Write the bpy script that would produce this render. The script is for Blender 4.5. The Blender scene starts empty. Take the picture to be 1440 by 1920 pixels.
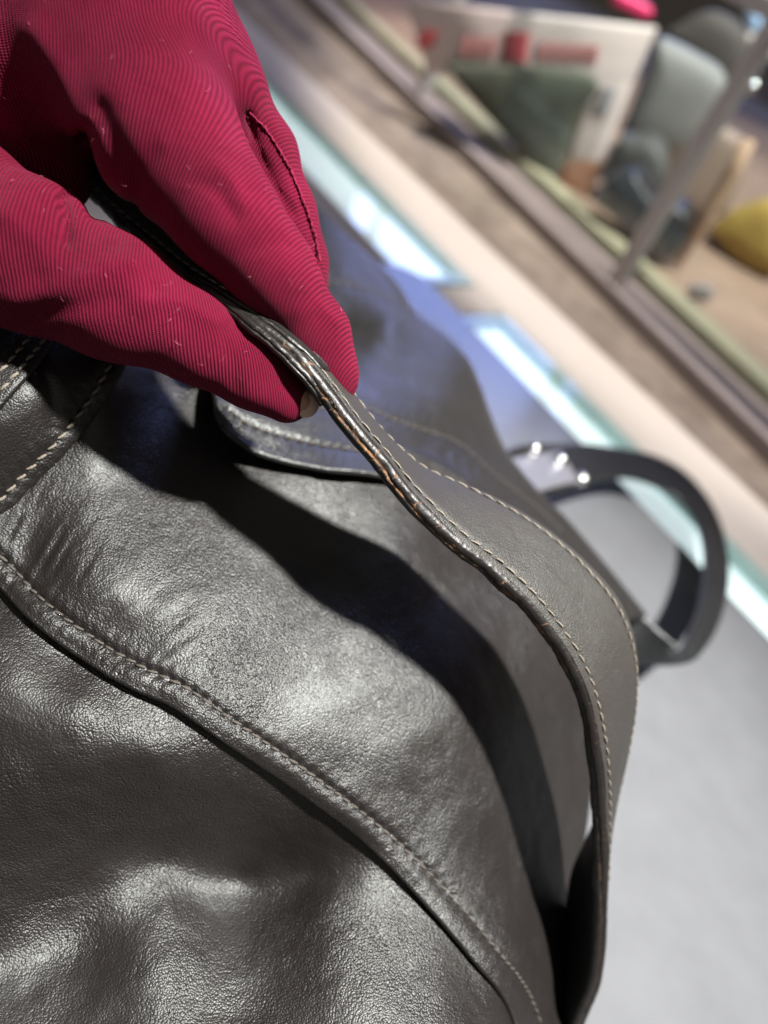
import bpy, math, random
import numpy as np
from mathutils import Vector, Matrix

random.seed(7)
RNG = np.random.default_rng(11)
scene = bpy.context.scene
COL = scene.collection

# ---------------------------------------------------------------- camera
FPX, CAM_H, PITCH = 1442.0, 0.30, math.radians(40)
FWD = np.array([0, math.cos(PITCH), -math.sin(PITCH)])
UP0 = np.array([0, math.sin(PITCH), math.cos(PITCH)])
RT0 = np.array([1.0, 0, 0])
ROLL = math.atan2(.45, .893)
CX = math.cos(ROLL) * RT0 + math.sin(ROLL) * UP0
CY = -math.sin(ROLL) * RT0 + math.cos(ROLL) * UP0
CPOS = np.array([0, 0, CAM_H])

cam_data = bpy.data.cameras.new("camera")
cam = bpy.data.objects.new("camera", cam_data)
COL.objects.link(cam)
M = Matrix.Identity(4)
for r in range(3):
    M[r][0], M[r][1], M[r][2], M[r][3] = CX[r], CY[r], -FWD[r], CPOS[r]
cam.matrix_world = M
cam_data.sensor_fit = 'VERTICAL'
cam_data.sensor_height = 36.0
cam_data.lens = FPX / 1920 * 36.0
cam_data.clip_start = 0.01
cam_data.clip_end = 100
cam_data.dof.use_dof = True
cam_data.dof.focus_distance = 0.182
cam_data.dof.aperture_fstop = 6.2
scene.camera = cam

# ---------------------------------------------------------------- world and lamps
world = bpy.data.worlds.new("World")
scene.world = world
world.use_nodes = True
bg = world.node_tree.nodes["Background"]
bg.inputs[0].default_value = (1.0, 0.95, 0.90, 1)
bg.inputs[1].default_value = 0.17
scene.view_settings.view_transform = 'Standard'
scene.view_settings.look = 'None'
scene.view_settings.exposure = 0.0
scene.view_settings.gamma = 1.0


def area_lamp(name, loc, target, power, size, color, shape='DISK', size_y=None):
    d = bpy.data.lights.new(name, 'AREA')
    d.shape = shape
    d.size = size
    if size_y:
        d.size_y = size_y
    d.energy = power
    d.color = color
    o = bpy.data.objects.new(name, d)
    COL.objects.link(o)
    o.location = loc
    v = Vector(target) - Vector(loc)
    o.rotation_euler = v.to_track_quat('-Z', 'Y').to_euler()
    return o



def spot_lamp(name, loc, target, power, radius, angle, blend, color):
    d = bpy.data.lights.new(name, 'SPOT')
    d.energy = power
    d.color = color
    d.shadow_soft_size = radius
    d.spot_size = math.radians(angle)
    d.spot_blend = blend
    o = bpy.data.objects.new(name, d)
    COL.objects.link(o)
    o.location = loc
    o.rotation_euler = (Vector(target) - Vector(loc)).to_track_quat('-Z', 'Y').to_euler()
    return o


KEY_DIR = np.array([.30, -.09, .945]); KEY_DIR /= np.linalg.norm(KEY_DIR)
KEY_T = np.array([.085, .22, .1])
spot_lamp("ceiling_spotlight", KEY_T + KEY_DIR * 1.7, KEY_T, 500, .058, 26, 1.0, (1.0, .97, .925))
spot_lamp("background_spotlight", (.049, .859, 2.2), (.55, 1.48, 0), 270, .05, 50, .12, (1.0, .95, .90))
spot_lamp("background_spotlight", (1.3, .6, 1.9), (.30, 1.5, .1), 300, .06, 36, .6, (1.0, .95, .91))  # extra spot, added to brighten the front of the case contents
area_lamp("added_blue_lamp", (-.1, 3.4, 1.25), (0, .6, 0), 25, 1.3, (.36, .43, 1.0), 'RECTANGLE', .8)  # added blue lamp for the sheen on mat and far panel, no window

# ---------------------------------------------------------------- geometry helpers
def ray(x, y):
    x = np.asarray(x, float); y = np.asarray(y, float)
    return FWD + ((x - 720) / FPX)[..., None] * CX + ((960 - y) / FPX)[..., None] * CY


def at(x, y, d):
    """point seen along photo direction (x, y) at depth d"""
    return CPOS + np.asarray(d, float)[..., None] * ray(x, y)


def on_z(x, y, z=0.0):
    r = ray(x, y)
    return CPOS + ((z - CAM_H) / r[..., 2])[..., None] * r


def unit(v):
    return v / np.maximum(np.linalg.norm(v, axis=-1, keepdims=True), 1e-12)


def spline(pts, n=None, step=None):
    """Catmull-Rom through pts (k, m), resampled evenly on the first two coords"""
    p = np.asarray(pts, float)
    q = np.vstack([2 * p[0] - p[1], p, 2 * p[-1] - p[-2]])
    out = []
    t = np.linspace(0, 1, 24, endpoint=False)[:, None]
    for i in range(len(p) - 1):
        a, b, c, d = q[i], q[i + 1], q[i + 2], q[i + 3]
        out.append(.5 * ((2 * b) + (c - a) * t + (2 * a - 5 * b + 4 * c - d) * t ** 2 + (3 * b - a - 3 * c + d) * t ** 3))
    out = np.vstack(out + [p[-1:]])
    k = 3 if (out.shape[1] == 3 and step is not None and abs(out).max() < 10) else 2
    s = np.concatenate([[0], np.cumsum(np.linalg.norm(np.diff(out[:, :k], axis=0), axis=1))])
    if n is None:
        n = max(2, int(round(s[-1] / step)) + 1)
    u = np.linspace(0, s[-1], n)
    return np.stack([np.interp(u, s, out[:, j]) for j in range(out.shape[1])], 1)


class Field:
    """smooth depth field through scattered (x, y, depth) points (thin plate spline)"""
    def __init__(self, pts, smooth=2e-5):
        p = np.asarray(pts, float)
        self.c = p[:, :2] / 1000
        n = len(p)
        K = self.k(self.c, self.c) + np.eye(n) * smooth
        Q = np.hstack([np.ones((n, 1)), self.c])
        A = np.block([[K, Q], [Q.T, np.zeros((3, 3))]])
        self.w = np.linalg.solve(A, np.concatenate([p[:, 2], np.zeros(3)]))

    @staticmethod
    def k(a, b):
        r2 = ((a[:, None, :] - b[None]) ** 2).sum(-1)
        return .5 * r2 * np.log(r2 + 1e-12)

    def __call__(self, x, y):
        x = np.asarray(x, float); y = np.asarray(y, float)
        q = np.stack([x.ravel(), y.ravel()], 1) / 1000
        v = np.hstack([self.k(q, self.c), np.ones((len(q), 1)), q]) @ self.w
        return v.reshape(x.shape)


def hash3(i):
    i = i.astype(np.int64)
    h = (i[..., 0] * 374761393 + i[..., 1] * 668265263 + i[..., 2] * 2147483647) & 0xffffffff
    h = ((h ^ (h >> 13)) * 1274126177) & 0xffffffff
    return ((h ^ (h >> 16)) & 0xffffff) / float(0xffffff)


def vnoise(p):
    """value noise, p (..., 3), about -1..1"""
    i = np.floor(p); f = p - i
    f = f * f * (3 - 2 * f)
    r = 0
    for dx in (0, 1):
        for dy in (0, 1):
            for dz in (0, 1):
                w = (f[..., 0] if dx else 1 - f[..., 0]) * (f[..., 1] if dy else 1 - f[..., 1]) * (f[..., 2] if dz else 1 - f[..., 2])
                r = r + w * hash3(i + np.array([dx, dy, dz]))
    return r * 2 - 1


def poly_dist(x, y, line):
    """distance (px) to a densely sampled polyline, and the nearest sample index"""
    q = np.stack([x.ravel(), y.ravel()], 1)
    d = np.full(len(q), 1e9); k = np.zeros(len(q), int)
    for j in range(0, len(line), 64):
        L = line[j:j + 64]
        dd = ((q[:, None, :] - L[None, :, :2]) ** 2).sum(-1)
        m = dd.argmin(1); v = dd[np.arange(len(q)), m]
        b = v < d
        d[b] = v[b]; k[b] = m[b] + j
    return np.sqrt(d).reshape(x.shape), k.reshape(x.shape)


def link(name, verts, faces, mat=None, parent=None, smooth=True, attrs=None):
    me = bpy.data.meshes.new(name)
    me.from_pydata([tuple(v) for v in np.asarray(verts).tolist()], [], [tuple(f) for f in faces])
    me.update()
    if smooth:
        me.polygons.foreach_set("use_smooth", [True] * len(me.polygons))
    if attrs:
        for k, v in attrs.items():
            a = me.attributes.new(k, 'FLOAT', 'POINT')
            a.data.foreach_set("value", np.asarray(v, np.float32).ravel())
    if mat:
        me.materials.append(mat)
    o = bpy.data.objects.new(name, me)
    COL.objects.link(o)
    if parent:
        o.parent = parent
        o.matrix_parent_inverse = Matrix.Translation(-Vector(abs_loc(parent)))
    return o


def abs_loc(o):
    v = Vector(o.location)
    if o.parent:
        # every parent is an unrotated empty or a mesh at the origin of its own parent space
        v = Vector((0, 0, 0)) if o.type == 'MESH' else v
    return v


def empty(name, loc, label, cat, group=None):
    o = bpy.data.objects.new(name, None)
    o.empty_display_size = .02
    COL.objects.link(o)
    o.location = loc
    tag(o, label, cat, group)
    return o


def tag(o, label=None, cat=None, group=None, kind=None):
    for k, v in (("label", label), ("category", cat), ("group", group), ("kind", kind)):
        if v:
            o[k] = v
    return o


def grid_faces(nu, nv, off=0, flip=False):
    i, j = np.meshgrid(np.arange(nu - 1), np.arange(nv - 1), indexing='ij')
    a = (i * nv + j).ravel() + off
    f = np.stack([a, a + nv, a + nv + 1, a + 1], 1)
    if flip:
        f = f[:, ::-1]
    return f.tolist()


def grid_normals(G):
    du = np.gradient(G, axis=0); dv = np.gradient(G, axis=1)
    n = unit(np.cross(du, dv))
    return n


def panel(name, G, th, mat, parent, toward=CPOS, rims='uv', attrs=None):
    """sheet G (nu, nv, 3) with thickness th (away from the viewer side) and half round rims"""
    N = grid_normals(G)
    s = ((toward - G) * N).sum(-1)
    if np.median(s) < 0:
        N = -N
    nu, nv = G.shape[:2]
    # extend both ends in v with a half-round rim, then the back
    rows = [G]
    K = 5
    def rim(edge, nrm, inner):
        out = unit(edge - inner)
        out = unit(out - (out * nrm).sum(-1, keepdims=True) * nrm)
        r = []
        for k in range(1, K + 1):
            a = math.pi * k / (K + 1)
            r.append(edge + out * th / 2 * math.sin(a) - nrm * th / 2 * (1 - math.cos(a)))
        return r
    top0 = rim(G[:, 0], N[:, 0], G[:, 1]); top1 = rim(G[:, -1], N[:, -1], G[:, -2])
    B = G - N * th
    # loop in v: rim0 reversed | G | rim1 | B reversed (coarse)
    bi = np.unique(np.linspace(nv - 1, 0, max(8, nv // 6)).astype(int))[::-1]
    loop = [r[:, None] for r in top0[::-1]] + [G] + [r[:, None] for r in top1] + [B[:, bi]]
    L = np.concatenate(loop, 1)
    L = np.concatenate([L, L[:, :1]], 1)
    V = L.reshape(-1, 3)
    nl = L.shape[1]
    F = grid_faces(nu, nl)
    # close the two u ends
    F.append(list(range(0, nl - 1)))
    F.append(list(range((nu - 1) * nl, nu * nl - 1))[::-1])
    o = link(name, V, F, mat, parent)
    fix_normals(o)
    return o, N


def fix_normals(o):
    import bmesh
    bm = bmesh.new(); bm.from_mesh(o.data)
    bmesh.ops.remove_doubles(bm, verts=bm.verts, dist=1e-6)
    bmesh.ops.recalc_face_normals(bm, faces=bm.faces)
    bm.to_mesh(o.data); bm.free()
    o.data.polygons.foreach_set("use_smooth", [True] * len(o.data.polygons))


def box_pts(o, e, n, w, d, h):
    """8 corners: origin o, along e (w), along n (d), up (h)"""
    up = np.array([0, 0, 1.0])
    return [o + e * (w * a) + n * (d * b) + up * (h * c) for c in (0, 1) for b in (0, 1) for a in (0, 1)]


BOXF = [(0, 2, 3, 1), (4, 5, 7, 6), (0, 1, 5, 4), (2, 6, 7, 3), (0, 4, 6, 2), (1, 3, 7, 5)]


def box(name, o, e, n, w, d, h, mat, parent=None, bevel=0.0):
    ob = link(name, box_pts(np.asarray(o, float), np.asarray(e, float), np.asarray(n, float), w, d, h), BOXF, mat, parent, smooth=False)
    if bevel:
        import bmesh
        bm = bmesh.new(); bm.from_mesh(ob.data)
        bmesh.ops.bevel(bm, geom=list(bm.edges), offset=bevel, segments=3, profile=.6, affect='EDGES')
        bmesh.ops.recalc_face_normals(bm, faces=bm.faces)
        bm.to_mesh(ob.data); bm.free()
    return ob


def tube(name, pts, rad, mat, parent=None, seg=12, caps=True):
    P = np.asarray(pts, float); n = len(P)
    rad = np.broadcast_to(np.asarray(rad, float), (n,))
    T = unit(np.gradient(P, axis=0))
    ref = np.array([.3, .2, 1.0])
    A = unit(np.cross(T, ref)); B = np.cross(T, A)
    th = np.linspace(0, 2 * math.pi, seg, endpoint=False)
    V = P[:, None] + rad[:, None, None] * (np.cos(th)[None, :, None] * A[:, None] + np.sin(th)[None, :, None] * B[:, None])
    F = []
    for i in range(n - 1):
        for j in range(seg):
            k = (j + 1) % seg
            F.append((i * seg + j, i * seg + k, (i + 1) * seg + k, (i + 1) * seg + j))
    if caps:
        F.append(tuple(range(seg))[::-1]); F.append(tuple(range((n - 1) * seg, n * seg)))
    return link(name, V.reshape(-1, 3), F, mat, parent)


# ---------------------------------------------------------------- materials
class Nodes:
    def __init__(self, name):
        self.m = bpy.data.materials.new(name)
        self.m.use_nodes = True
        self.t = self.m.node_tree
        self.b = self.t.nodes["Principled BSDF"]

    def n(self, typ, **kw):
        x = self.t.nodes.new(typ)
        for k, v in kw.items():
            if k.startswith('_'):
                setattr(x, k[1:], v)
            else:
                x.inputs[k].default_value = v
        return x

    def l(self, a, b):
        self.t.links.new(a, b)

    def set(self, **kw):
        for k, v in kw.items():
            self.b.inputs[k.replace('_', ' ')].default_value = v
        return self

    def coord(self, kind='Object', scale=None):
        c = self.n('ShaderNodeTexCoord')
        return c.outputs[kind]

    def ramp(self, fac, stops):
        r = self.n('ShaderNodeValToRGB')
        el = r.color_ramp.elements
        while len(el) < len(stops):
            el.new(.5)
        for e, (p, c) in zip(el, stops):
            e.position = p
            e.color = (*c, 1) if len(c) == 3 else c
        self.l(fac, r.inputs[0])
        return r.outputs[0]

    def math(self, op, a, b=None, clamp=False):
        x = self.n('ShaderNodeMath', _operation=op, _use_clamp=clamp)
        for i, v in enumerate((a, b)):
            if v is None:
                continue
            if isinstance(v, (int, float)):
                x.inputs[i].default_value = v
            else:
                self.l(v, x.inputs[i])
        return x.outputs[0]

    def bump(self, height, dist, strength=1.0, prev=None):
        b = self.n('ShaderNodeBump')
        b.inputs['Strength'].default_value = strength
        b.inputs['Distance'].default_value = dist
        self.l(height, b.inputs['Height'])
        if prev is not None:
            self.l(prev, b.inputs['Normal'])
        return b.outputs['Normal']

    def noise(self, vec, scale, detail=3, rough=.55, dist=0.0):
        x = self.n('ShaderNodeTexNoise')
        x.inputs['Scale'].default_value = scale
        x.inputs['Detail'].default_value = detail
        x.inputs['Roughness'].default_value = rough
        x.inputs['Distortion'].default_value = dist
        self.l(vec, x.inputs['Vector'])
        return x


def leather(name, base, base2, rough, grain=1900, depth=.00024, spec=.70, strength=1.0):
    N = Nodes(name)
    co = N.coord()
    warp = N.noise(co, 260, 2)
    add = N.n('ShaderNodeVectorMath', _operation='MULTIPLY_ADD')
    N.l(warp.outputs['Color'], add.inputs[0])
    add.inputs[1].default_value = (.0016,) * 3
    N.l(co, add.inputs[2])
    vor = N.n('ShaderNodeTexVoronoi', _feature='F1')
    vor.inputs['Scale'].default_value = grain
    N.l(add.outputs[0], vor.inputs['Vector'])
    fine = N.noise(co, grain * 2.2, 3, .6)
    pat = N.noise(co, 45, 3, .5)                      # places with deeper grain
    amp = N.math('MULTIPLY_ADD', pat.outputs['Fac'], 1.6); amp.node.inputs[2].default_value = -.15
    h = N.math('SUBTRACT', 1.0, N.math('POWER', vor.outputs['Distance'], 1.7))
    h = N.math('MULTIPLY', h, amp)
    f2 = N.math('MULTIPLY', fine.outputs['Fac'], .16)
    h = N.math('ADD', h, f2)
    broad = N.noise(co, 110, 4, .6, .6)
    nb = N.bump(broad.outputs['Fac'], .0006, .5)
    nn = N.bump(h, depth, strength, nb)
    N.l(nn, N.b.inputs['Normal'])
    tone = N.noise(co, 30, 4, .6)
    c = N.ramp(tone.outputs['Fac'], [(.3, base), (.7, base2)])
    N.l(c, N.b.inputs['Base Color'])
    rr = N.n('ShaderNodeMapRange')
    rr.inputs['To Min'].default_value = rough - .07
    rr.inputs['To Max'].default_value = rough + .09
    wear = N.noise(co, 160, 4, .65)
    N.l(wear.outputs['Fac'], rr.inputs['Value'])
    N.l(rr.outputs[0], N.b.inputs['Roughness'])
    N.set(Specular_IOR_Level=spec)
    N.b.inputs['Specular Tint'].default_value = (.955, 1.0, .99, 1)
    return N.m


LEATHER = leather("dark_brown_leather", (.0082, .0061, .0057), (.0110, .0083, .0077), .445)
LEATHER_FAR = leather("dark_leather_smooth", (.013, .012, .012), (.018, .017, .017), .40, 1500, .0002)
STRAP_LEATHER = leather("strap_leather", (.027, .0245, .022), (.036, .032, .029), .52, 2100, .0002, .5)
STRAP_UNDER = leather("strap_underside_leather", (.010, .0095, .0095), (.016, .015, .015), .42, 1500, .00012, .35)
REAR_LEATHER = leather("rear_handle_leather", (.008, .0085, .0095), (.012, .0125, .014), .38, 1300, .00012)


def edge_paint_mat():
    N = Nodes("cracked_edge_paint")
    co = N.coord()
    at_u = N.n('ShaderNodeAttribute', _attribute_name='across')
    at_l = N.n('ShaderNodeAttribute', _attribute_name='along')
    # a cracked line that wanders along the middle of the edge
    wob = N.noise(co, 140, 3)
    mid = N.math('MULTIPLY_ADD', wob.outputs['Fac'], .55); mid.node.inputs[2].default_value = .22
    d = N.math('ABSOLUTE', N.math('SUBTRACT', at_u.outputs['Fac'], mid))
    wide = N.noise(co, 320, 4, .7)
    w = N.math('MULTIPLY_ADD', wide.outputs['Fac'], .50); w.node.inputs[2].default_value = -.20
    crack = N.math('LESS_THAN', d, w)
    # cross cracks
    wl = N.math('ADD', at_l.outputs['Fac'], N.math('MULTIPLY', N.noise(co, 500, 2).outputs['Fac'], .004))
    cell = N.n('ShaderNodeTexVoronoi', _feature='DISTANCE_TO_EDGE', _voronoi_dimensions='1D')
    cell.inputs['Scale'].default_value = 330
    N.l(wl, cell.inputs['W'])
    cross = N.math('LESS_THAN', cell.outputs['Distance'], .06)
    gate = N.math('GREATER_THAN', N.noise(co, 210, 2).outputs['Fac'], .56)
    cross2 = N.math('MULTIPLY', cross, gate)
    both = N.math('MAXIMUM', crack, N.math('MULTIPLY', cross2, .8))
    lim = N.n('ShaderNodeAttribute', _attribute_name='worn')
    both = N.math('MULTIPLY', both, lim.outputs['Fac'])
    raw = N.ramp(N.noise(co, 700, 3).outputs['Fac'], [(.3, (.075, .036, .018)), (.7, (.28, .15, .075))])
    mix = N.n('ShaderNodeMix', _data_type='RGBA')
    N.l(both, mix.inputs[0])
    mix.inputs[6].default_value = (.012, .010, .009, 1)
    N.l(raw, mix.inputs[7])
    N.l(mix.outputs[2], N.b.inputs['Base Color'])
    r = N.math('MULTIPLY_ADD', both, .5); r.node.inputs[2].default_value = .42
    N.l(r, N.b.inputs['Roughness'])
    h = N.math('SUBTRACT', 0.0, N.math('MAXIMUM', both, N.math('MULTIPLY', cross, .7)))
    nb = N.bump(N.noise(co, 600, 3, .5).outputs['Fac'], .0004, .6)
    N.l(N.bump(h, .0004, .9, nb), N.b.inputs['Normal'])
    return N.m


EDGE_PAINT = edge_paint_mat()


def glove_mat():
    N = Nodes("ribbed_burgundy_knit")
    u = N.n('ShaderNodeAttribute', _attribute_name='rib').outputs['Fac']
    v = N.n('ShaderNodeAttribute', _attribute_name='course').outputs['Fac']
    co = N.coord()
    jit = N.noise(co, 900, 2)
    ph = N.math('MULTIPLY_ADD', u, 2 * math.pi / .00086)
    N.l(N.math('MULTIPLY', jit.outputs['Fac'], 1.1), ph.node.inputs[2])
    s = N.math('SINE', ph)
    rib = N.math('MULTIPLY_ADD', s, .5); rib.node.inputs[2].default_value = .5
    rib = N.math('POWER', rib, .7)
    slack = N.math('MULTIPLY_ADD', N.noise(co, 120, 3, .6).outputs['Fac'], 1.5)
    slack.node.inputs[2].default_value = .18
    # the small slanted loops along each rib
    ph2 = N.math('MULTIPLY_ADD', v, 2 * math.pi / .00042)
    N.l(N.math('MULTIPLY', ph, .5), ph2.node.inputs[2])
    loop = N.math('MULTIPLY', N.math('MULTIPLY_ADD', N.math('SINE', ph2), .5), 1.0)
    h = N.math('ADD', N.math('MULTIPLY', rib, slack), N.math('MULTIPLY', loop, .5))
    h = N.math('ADD', h, N.math('MULTIPLY', N.noise(co, 5000, 2).outputs['Fac'], .22))
    soft = N.bump(N.noise(co, 160, 3).outputs['Fac'], .0016, .5)
    N.l(N.bump(h, .00036, .85, soft), N.b.inputs['Normal'])
    tone = N.noise(co, 55, 4, .6)
    cs = N.math('ADD', N.math('MULTIPLY', rib, .34), N.math('MULTIPLY', tone.outputs['Fac'], .55))  # rib grooves coloured darker, standing in for their shade
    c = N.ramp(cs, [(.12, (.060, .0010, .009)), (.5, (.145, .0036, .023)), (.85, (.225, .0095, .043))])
    N.l(c, N.b.inputs['Base Color'])
    N.set(Roughness=.7, Specular_IOR_Level=.12)
    N.b.inputs['Sheen Weight'].default_value = .08
    N.b.inputs['Sheen Roughness'].default_value = .45
    N.b.inputs['Sheen Tint'].default_value = (1, .35, .5, 1)
    return N.m


GLOVE = glove_mat()


def plain(name, color, rough=.5, metal=0.0, spec=.5, var=.0, scale=20, bump=0, bump_scale=400):
    N = Nodes(name)
    N.set(Roughness=rough, Metallic=metal, Specular_IOR_Level=spec)
    if var:
        co = N.coord()
        t = N.noise(co, scale, 4, .6)
        lo = tuple(max(0, c * (1 - var)) for c in color); hi = tuple(min(1, c * (1 + var)) for c in color)
        N.l(N.ramp(t.outputs['Fac'], [(.3, lo), (.7, hi)]), N.b.inputs['Base Color'])
    else:
        N.b.inputs['Base Color'].default_value = (*color, 1)
    if bump:
        co = N.coord()
        N.l(N.bump(N.noise(co, bump_scale, 4, .6).outputs['Fac'], bump, .6), N.b.inputs['Normal'])
    return N.m


THREAD = plain("beige_thread", (.20, .175, .14), .7, 0, .3, .25, 1500, .0002, 4000)
THREAD_DARK = plain("taupe_thread", (.085, .075, .065), .7, 0, .3, .25, 1500, .0002, 4000)
MAT_TOP = plain("grey_mat_leatherette", (.158, .164, .175), .22, 0, .7, .06, 40, .00012, 900)
BEIGE = plain("beige_lacquer", (.66, .59, .53), .75, 0, .15, .04, 6)
WHITE_TRAY = plain("white_tray", (.86, .87, .88), .5, 0, .4, .03, 8)
WHITE_TRAY.node_tree.nodes["Principled BSDF"].inputs["Emission Color"].default_value = (.90, .95, 1.0, 1)
WHITE_TRAY.node_tree.nodes["Principled BSDF"].inputs["Emission Strength"].default_value = .75
GLASS_EDGE = plain("green_glass_edge", (.38, .52, .50), .12, 0, .5, .15, 30)
STEEL = plain("grey_painted_steel", (.45, .40, .40), .5, 0, .3, .06, 60)
CHROME = plain("polished_steel", (.80, .80, .82), .12, 1.0)
SKIN = plain("skin", (.42, .24, .17), .45, 0, .4, .12, 300)
NAIL = plain("fingernail", (.62, .42, .32), .18, 0, .5, .06, 300)


def glass_mat():
    N = Nodes("clear_glass")
    t = N.t
    tr = N.n('ShaderNodeBsdfTransparent'); tr.inputs[0].default_value = (.93, .98, .97, 1)
    gl = N.n('ShaderNodeBsdfGlossy'); gl.inputs['Roughness'].default_value = .02
    lw = N.n('ShaderNodeLayerWeight'); lw.inputs['Blend'].default_value = .5
    fr = N.math('MULTIPLY_ADD', N.math('POWER', lw.outputs['Facing'], 5.0), .7)
    fr.node.inputs[2].default_value = .04
    mx = N.n('ShaderNodeMixShader')
    N.l(fr, mx.inputs[0]); N.l(tr.outputs[0], mx.inputs[1]); N.l(gl.outputs[0], mx.inputs[2])
    N.l(mx.outputs[0], t.nodes["Material Output"].inputs[0])
    return N.m


GLASS = glass_mat()


def stone_mat():
    N = Nodes("speckled_brown_stone")
    co = N.coord()
    a = N.noise(co, 22, 5, .65)
    c = N.ramp(a.outputs['Fac'], [(.28, (.17, .135, .11)), (.5, (.25, .205, .17)), (.72, (.36, .29, .235))])
    N.l(c, N.b.inputs['Base Color'])
    N.set(Roughness=.9, Specular_IOR_Level=.08)
    return N.m


STONE = stone_mat()

# ---------------------------------------------------------------- the setting: counter, mat, ledge
ANG = math.radians(-38.8)
E1 = np.array([math.cos(ANG), math.sin(ANG), 0]); N1 = np.array([-E1[1], E1[0], 0])


def en(e, n, z=0.0):
    return E1 * e + N1 * n + np.array([0, 0, z])


counter = empty("display_counter", en(0, .3, -.9), "beige glass topped display counter with white lit trays under the leather bag", "counter")
TOPZ = -.004
box("counter_top", en(-2.2, -.55, -.04), E1, N1, 4.4, 1.03, .036, BEIGE, counter)
box("front_rail", en(-2.2, .563, -.045), E1, N1, 4.4, .082, .041, BEIGE, counter, .004)
box("crossbar", en(-.476, .4803, -.045), E1, N1, .044, .0824, .0405, BEIGE, counter, .002)
box("counter_body", en(-2.2, -.53, -.9), E1, N1, 4.4, 1.16, .845, BEIGE, counter)
for (e0, e1) in ((-2.2, -.477), (-.431, 1.9)):
    box("white_tray", en(e0 + .001, .481, -.05), E1, N1, e1 - e0 - .002, .0815, .0345, WHITE_TRAY, counter)
    p = box("glass_pane", en(e0 + .002, .481, -.011), E1, N1, e1 - e0 - .004, .068, .006, GLASS, counter)
    box("glass_edge", en(e0 + .002, .5495, -.012), E1, N1, e1 - e0 - .004, .0125, .008, GLASS_EDGE, counter, .001)
    ee = e1 - .016 if e1 < 0 else e0 + .003
    box("glass_edge", en(ee, .482, -.0115), E1, N1, .012, .067, .0075, GLASS_EDGE, counter, .001)

# mat with rounded corners
def rounded_rect(e0, e1, n0, n1, r, k=10):
    pts = []
    for (ce, cn, a0) in ((e1 - r, n1 - r, 0), (e0 + r, n1 - r, 90), (e0 + r, n0 + r, 180), (e1 - r, n0 + r, 270)):
        for i in range(k + 1):
            a = math.radians(a0 + 90 * i / k)
            pts.append((ce + r * math.cos(a), cn + r * math.sin(a)))
    return pts


def slab(name, outline, z0, z1, mat, parent=None, inset=.001):
    n = len(outline)
    c = np.mean(outline, 0)
    o = np.array(outline)
    oi = o + unit(c - o) * inset
    V = [en(a, b, z0) for a, b in o] + [en(a, b, z1 - inset) for a, b in o] + [en(a, b, z1) for a, b in oi]
    F = [tuple(range(n))[::-1], tuple(range(2 * n, 3 * n))]
    for k in range(2):
        for i in range(n):
            j = (i + 1) % n
            F.append((k * n + i, k * n + j, (k + 1) * n + j, (k + 1) * n + i))
    return link(name, V, F, mat, parent, smooth=False)


mat_o = slab("display_mat", rounded_rect(-.505, 1.3, -.5, .497, .03), -.003, .0, MAT_TOP)
tag(mat_o, "soft grey rectangular display mat lying on the counter under the bag", "mat")

ledge = box("stone_ledge", en(-3, .646, -.06), E1, N1, 7, 3.2, .04, STONE)
tag(ledge, kind="structure")

# ---------------------------------------------------------------- the handbag
bag = empty("leather_handbag", (0.02, .22, 0), "dark brown leather handbag with stitched panels lying on the grey mat, its strap held up", "handbag")

D0 = Field([
    (-200, 1150, .184), (0, 1120, .191), (0, 1190, .184), (0, 1290, .1775), (0, 1400, .1755), (0, 1550, .178), (0, 1700, .183), (0, 1790, .1835), (0, 1880, .178), (0, 1960, .172), (-220, 1920, .173), (-220, 1500, .175), (-220, 1750, .179), (-300, 2150, .155), (0, 2150, .157), (400, 2150, .157), (800, 2120, .175),
    (150, 1230, .188), (150, 1310, .1805), (150, 1400, .1785), (150, 1500, .182), (150, 1600, .189), (150, 1700, .1925), (150, 1760, .191), (150, 1850, .1835), (150, 1950, .1755),
    (300, 1320, .186), (300, 1420, .184), (300, 1500, .191), (300, 1570, .1995), (300, 1620, .2030), (300, 1660, .2005), (300, 1710, .1955), (300, 1800, .187), (300, 1950, .176),
    (450, 1430, .192), (450, 1520, .2005), (450, 1600, .2095), (450, 1650, .2125), (450, 1700, .208), (450, 1780, .198), (450, 1920, .184),
    (600, 1540, .202), (600, 1600, .2085), (580, 1640, .2110), (600, 1690, .205), (610, 1770, .1965), (620, 1860, .188), (620, 1950, .181),
    (750, 1680, .206), (750, 1800, .197), (800, 1920, .189), (900, 1860, .205), (960, 1900, .213), (1000, 2000, .212),
    (60, 1020, .196), (-100, 950, .19), (150, 950, .199), (100, 850, .202), (210, 720, .207), (0, 760, .2),
    (170, 1100, .190), (350, 1050, .203), (350, 1180, .193), (330, 1270, .188),
    (500, 1100, .209), (500, 1250, .199), (500, 1400, .194),
    (250, 900, .209), (400, 930, .218), (320, 790, .226), (330, 700, .236), (450, 850, .229), (420, 740, .240), (600, 850, .238),
    (600, 950, .230), (600, 1100, .220), (640, 1300, .206), (650, 1430, .203), (680, 1520, .204),
    (740, 900, .250), (760, 1050, .236), (780, 1200, .226), (800, 1350, .216), (800, 1500, .214), (850, 1650, .215),
    (900, 1050, .270), (920, 1200, .248), (950, 1350, .242), (940, 1500, .233), (950, 1650, .232), (980, 1800, .226),
    (1050, 1200, .285), (1080, 1400, .285), (1060, 1550, .268), (1050, 1700, .258), (1050, 1900, .252)])

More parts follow.
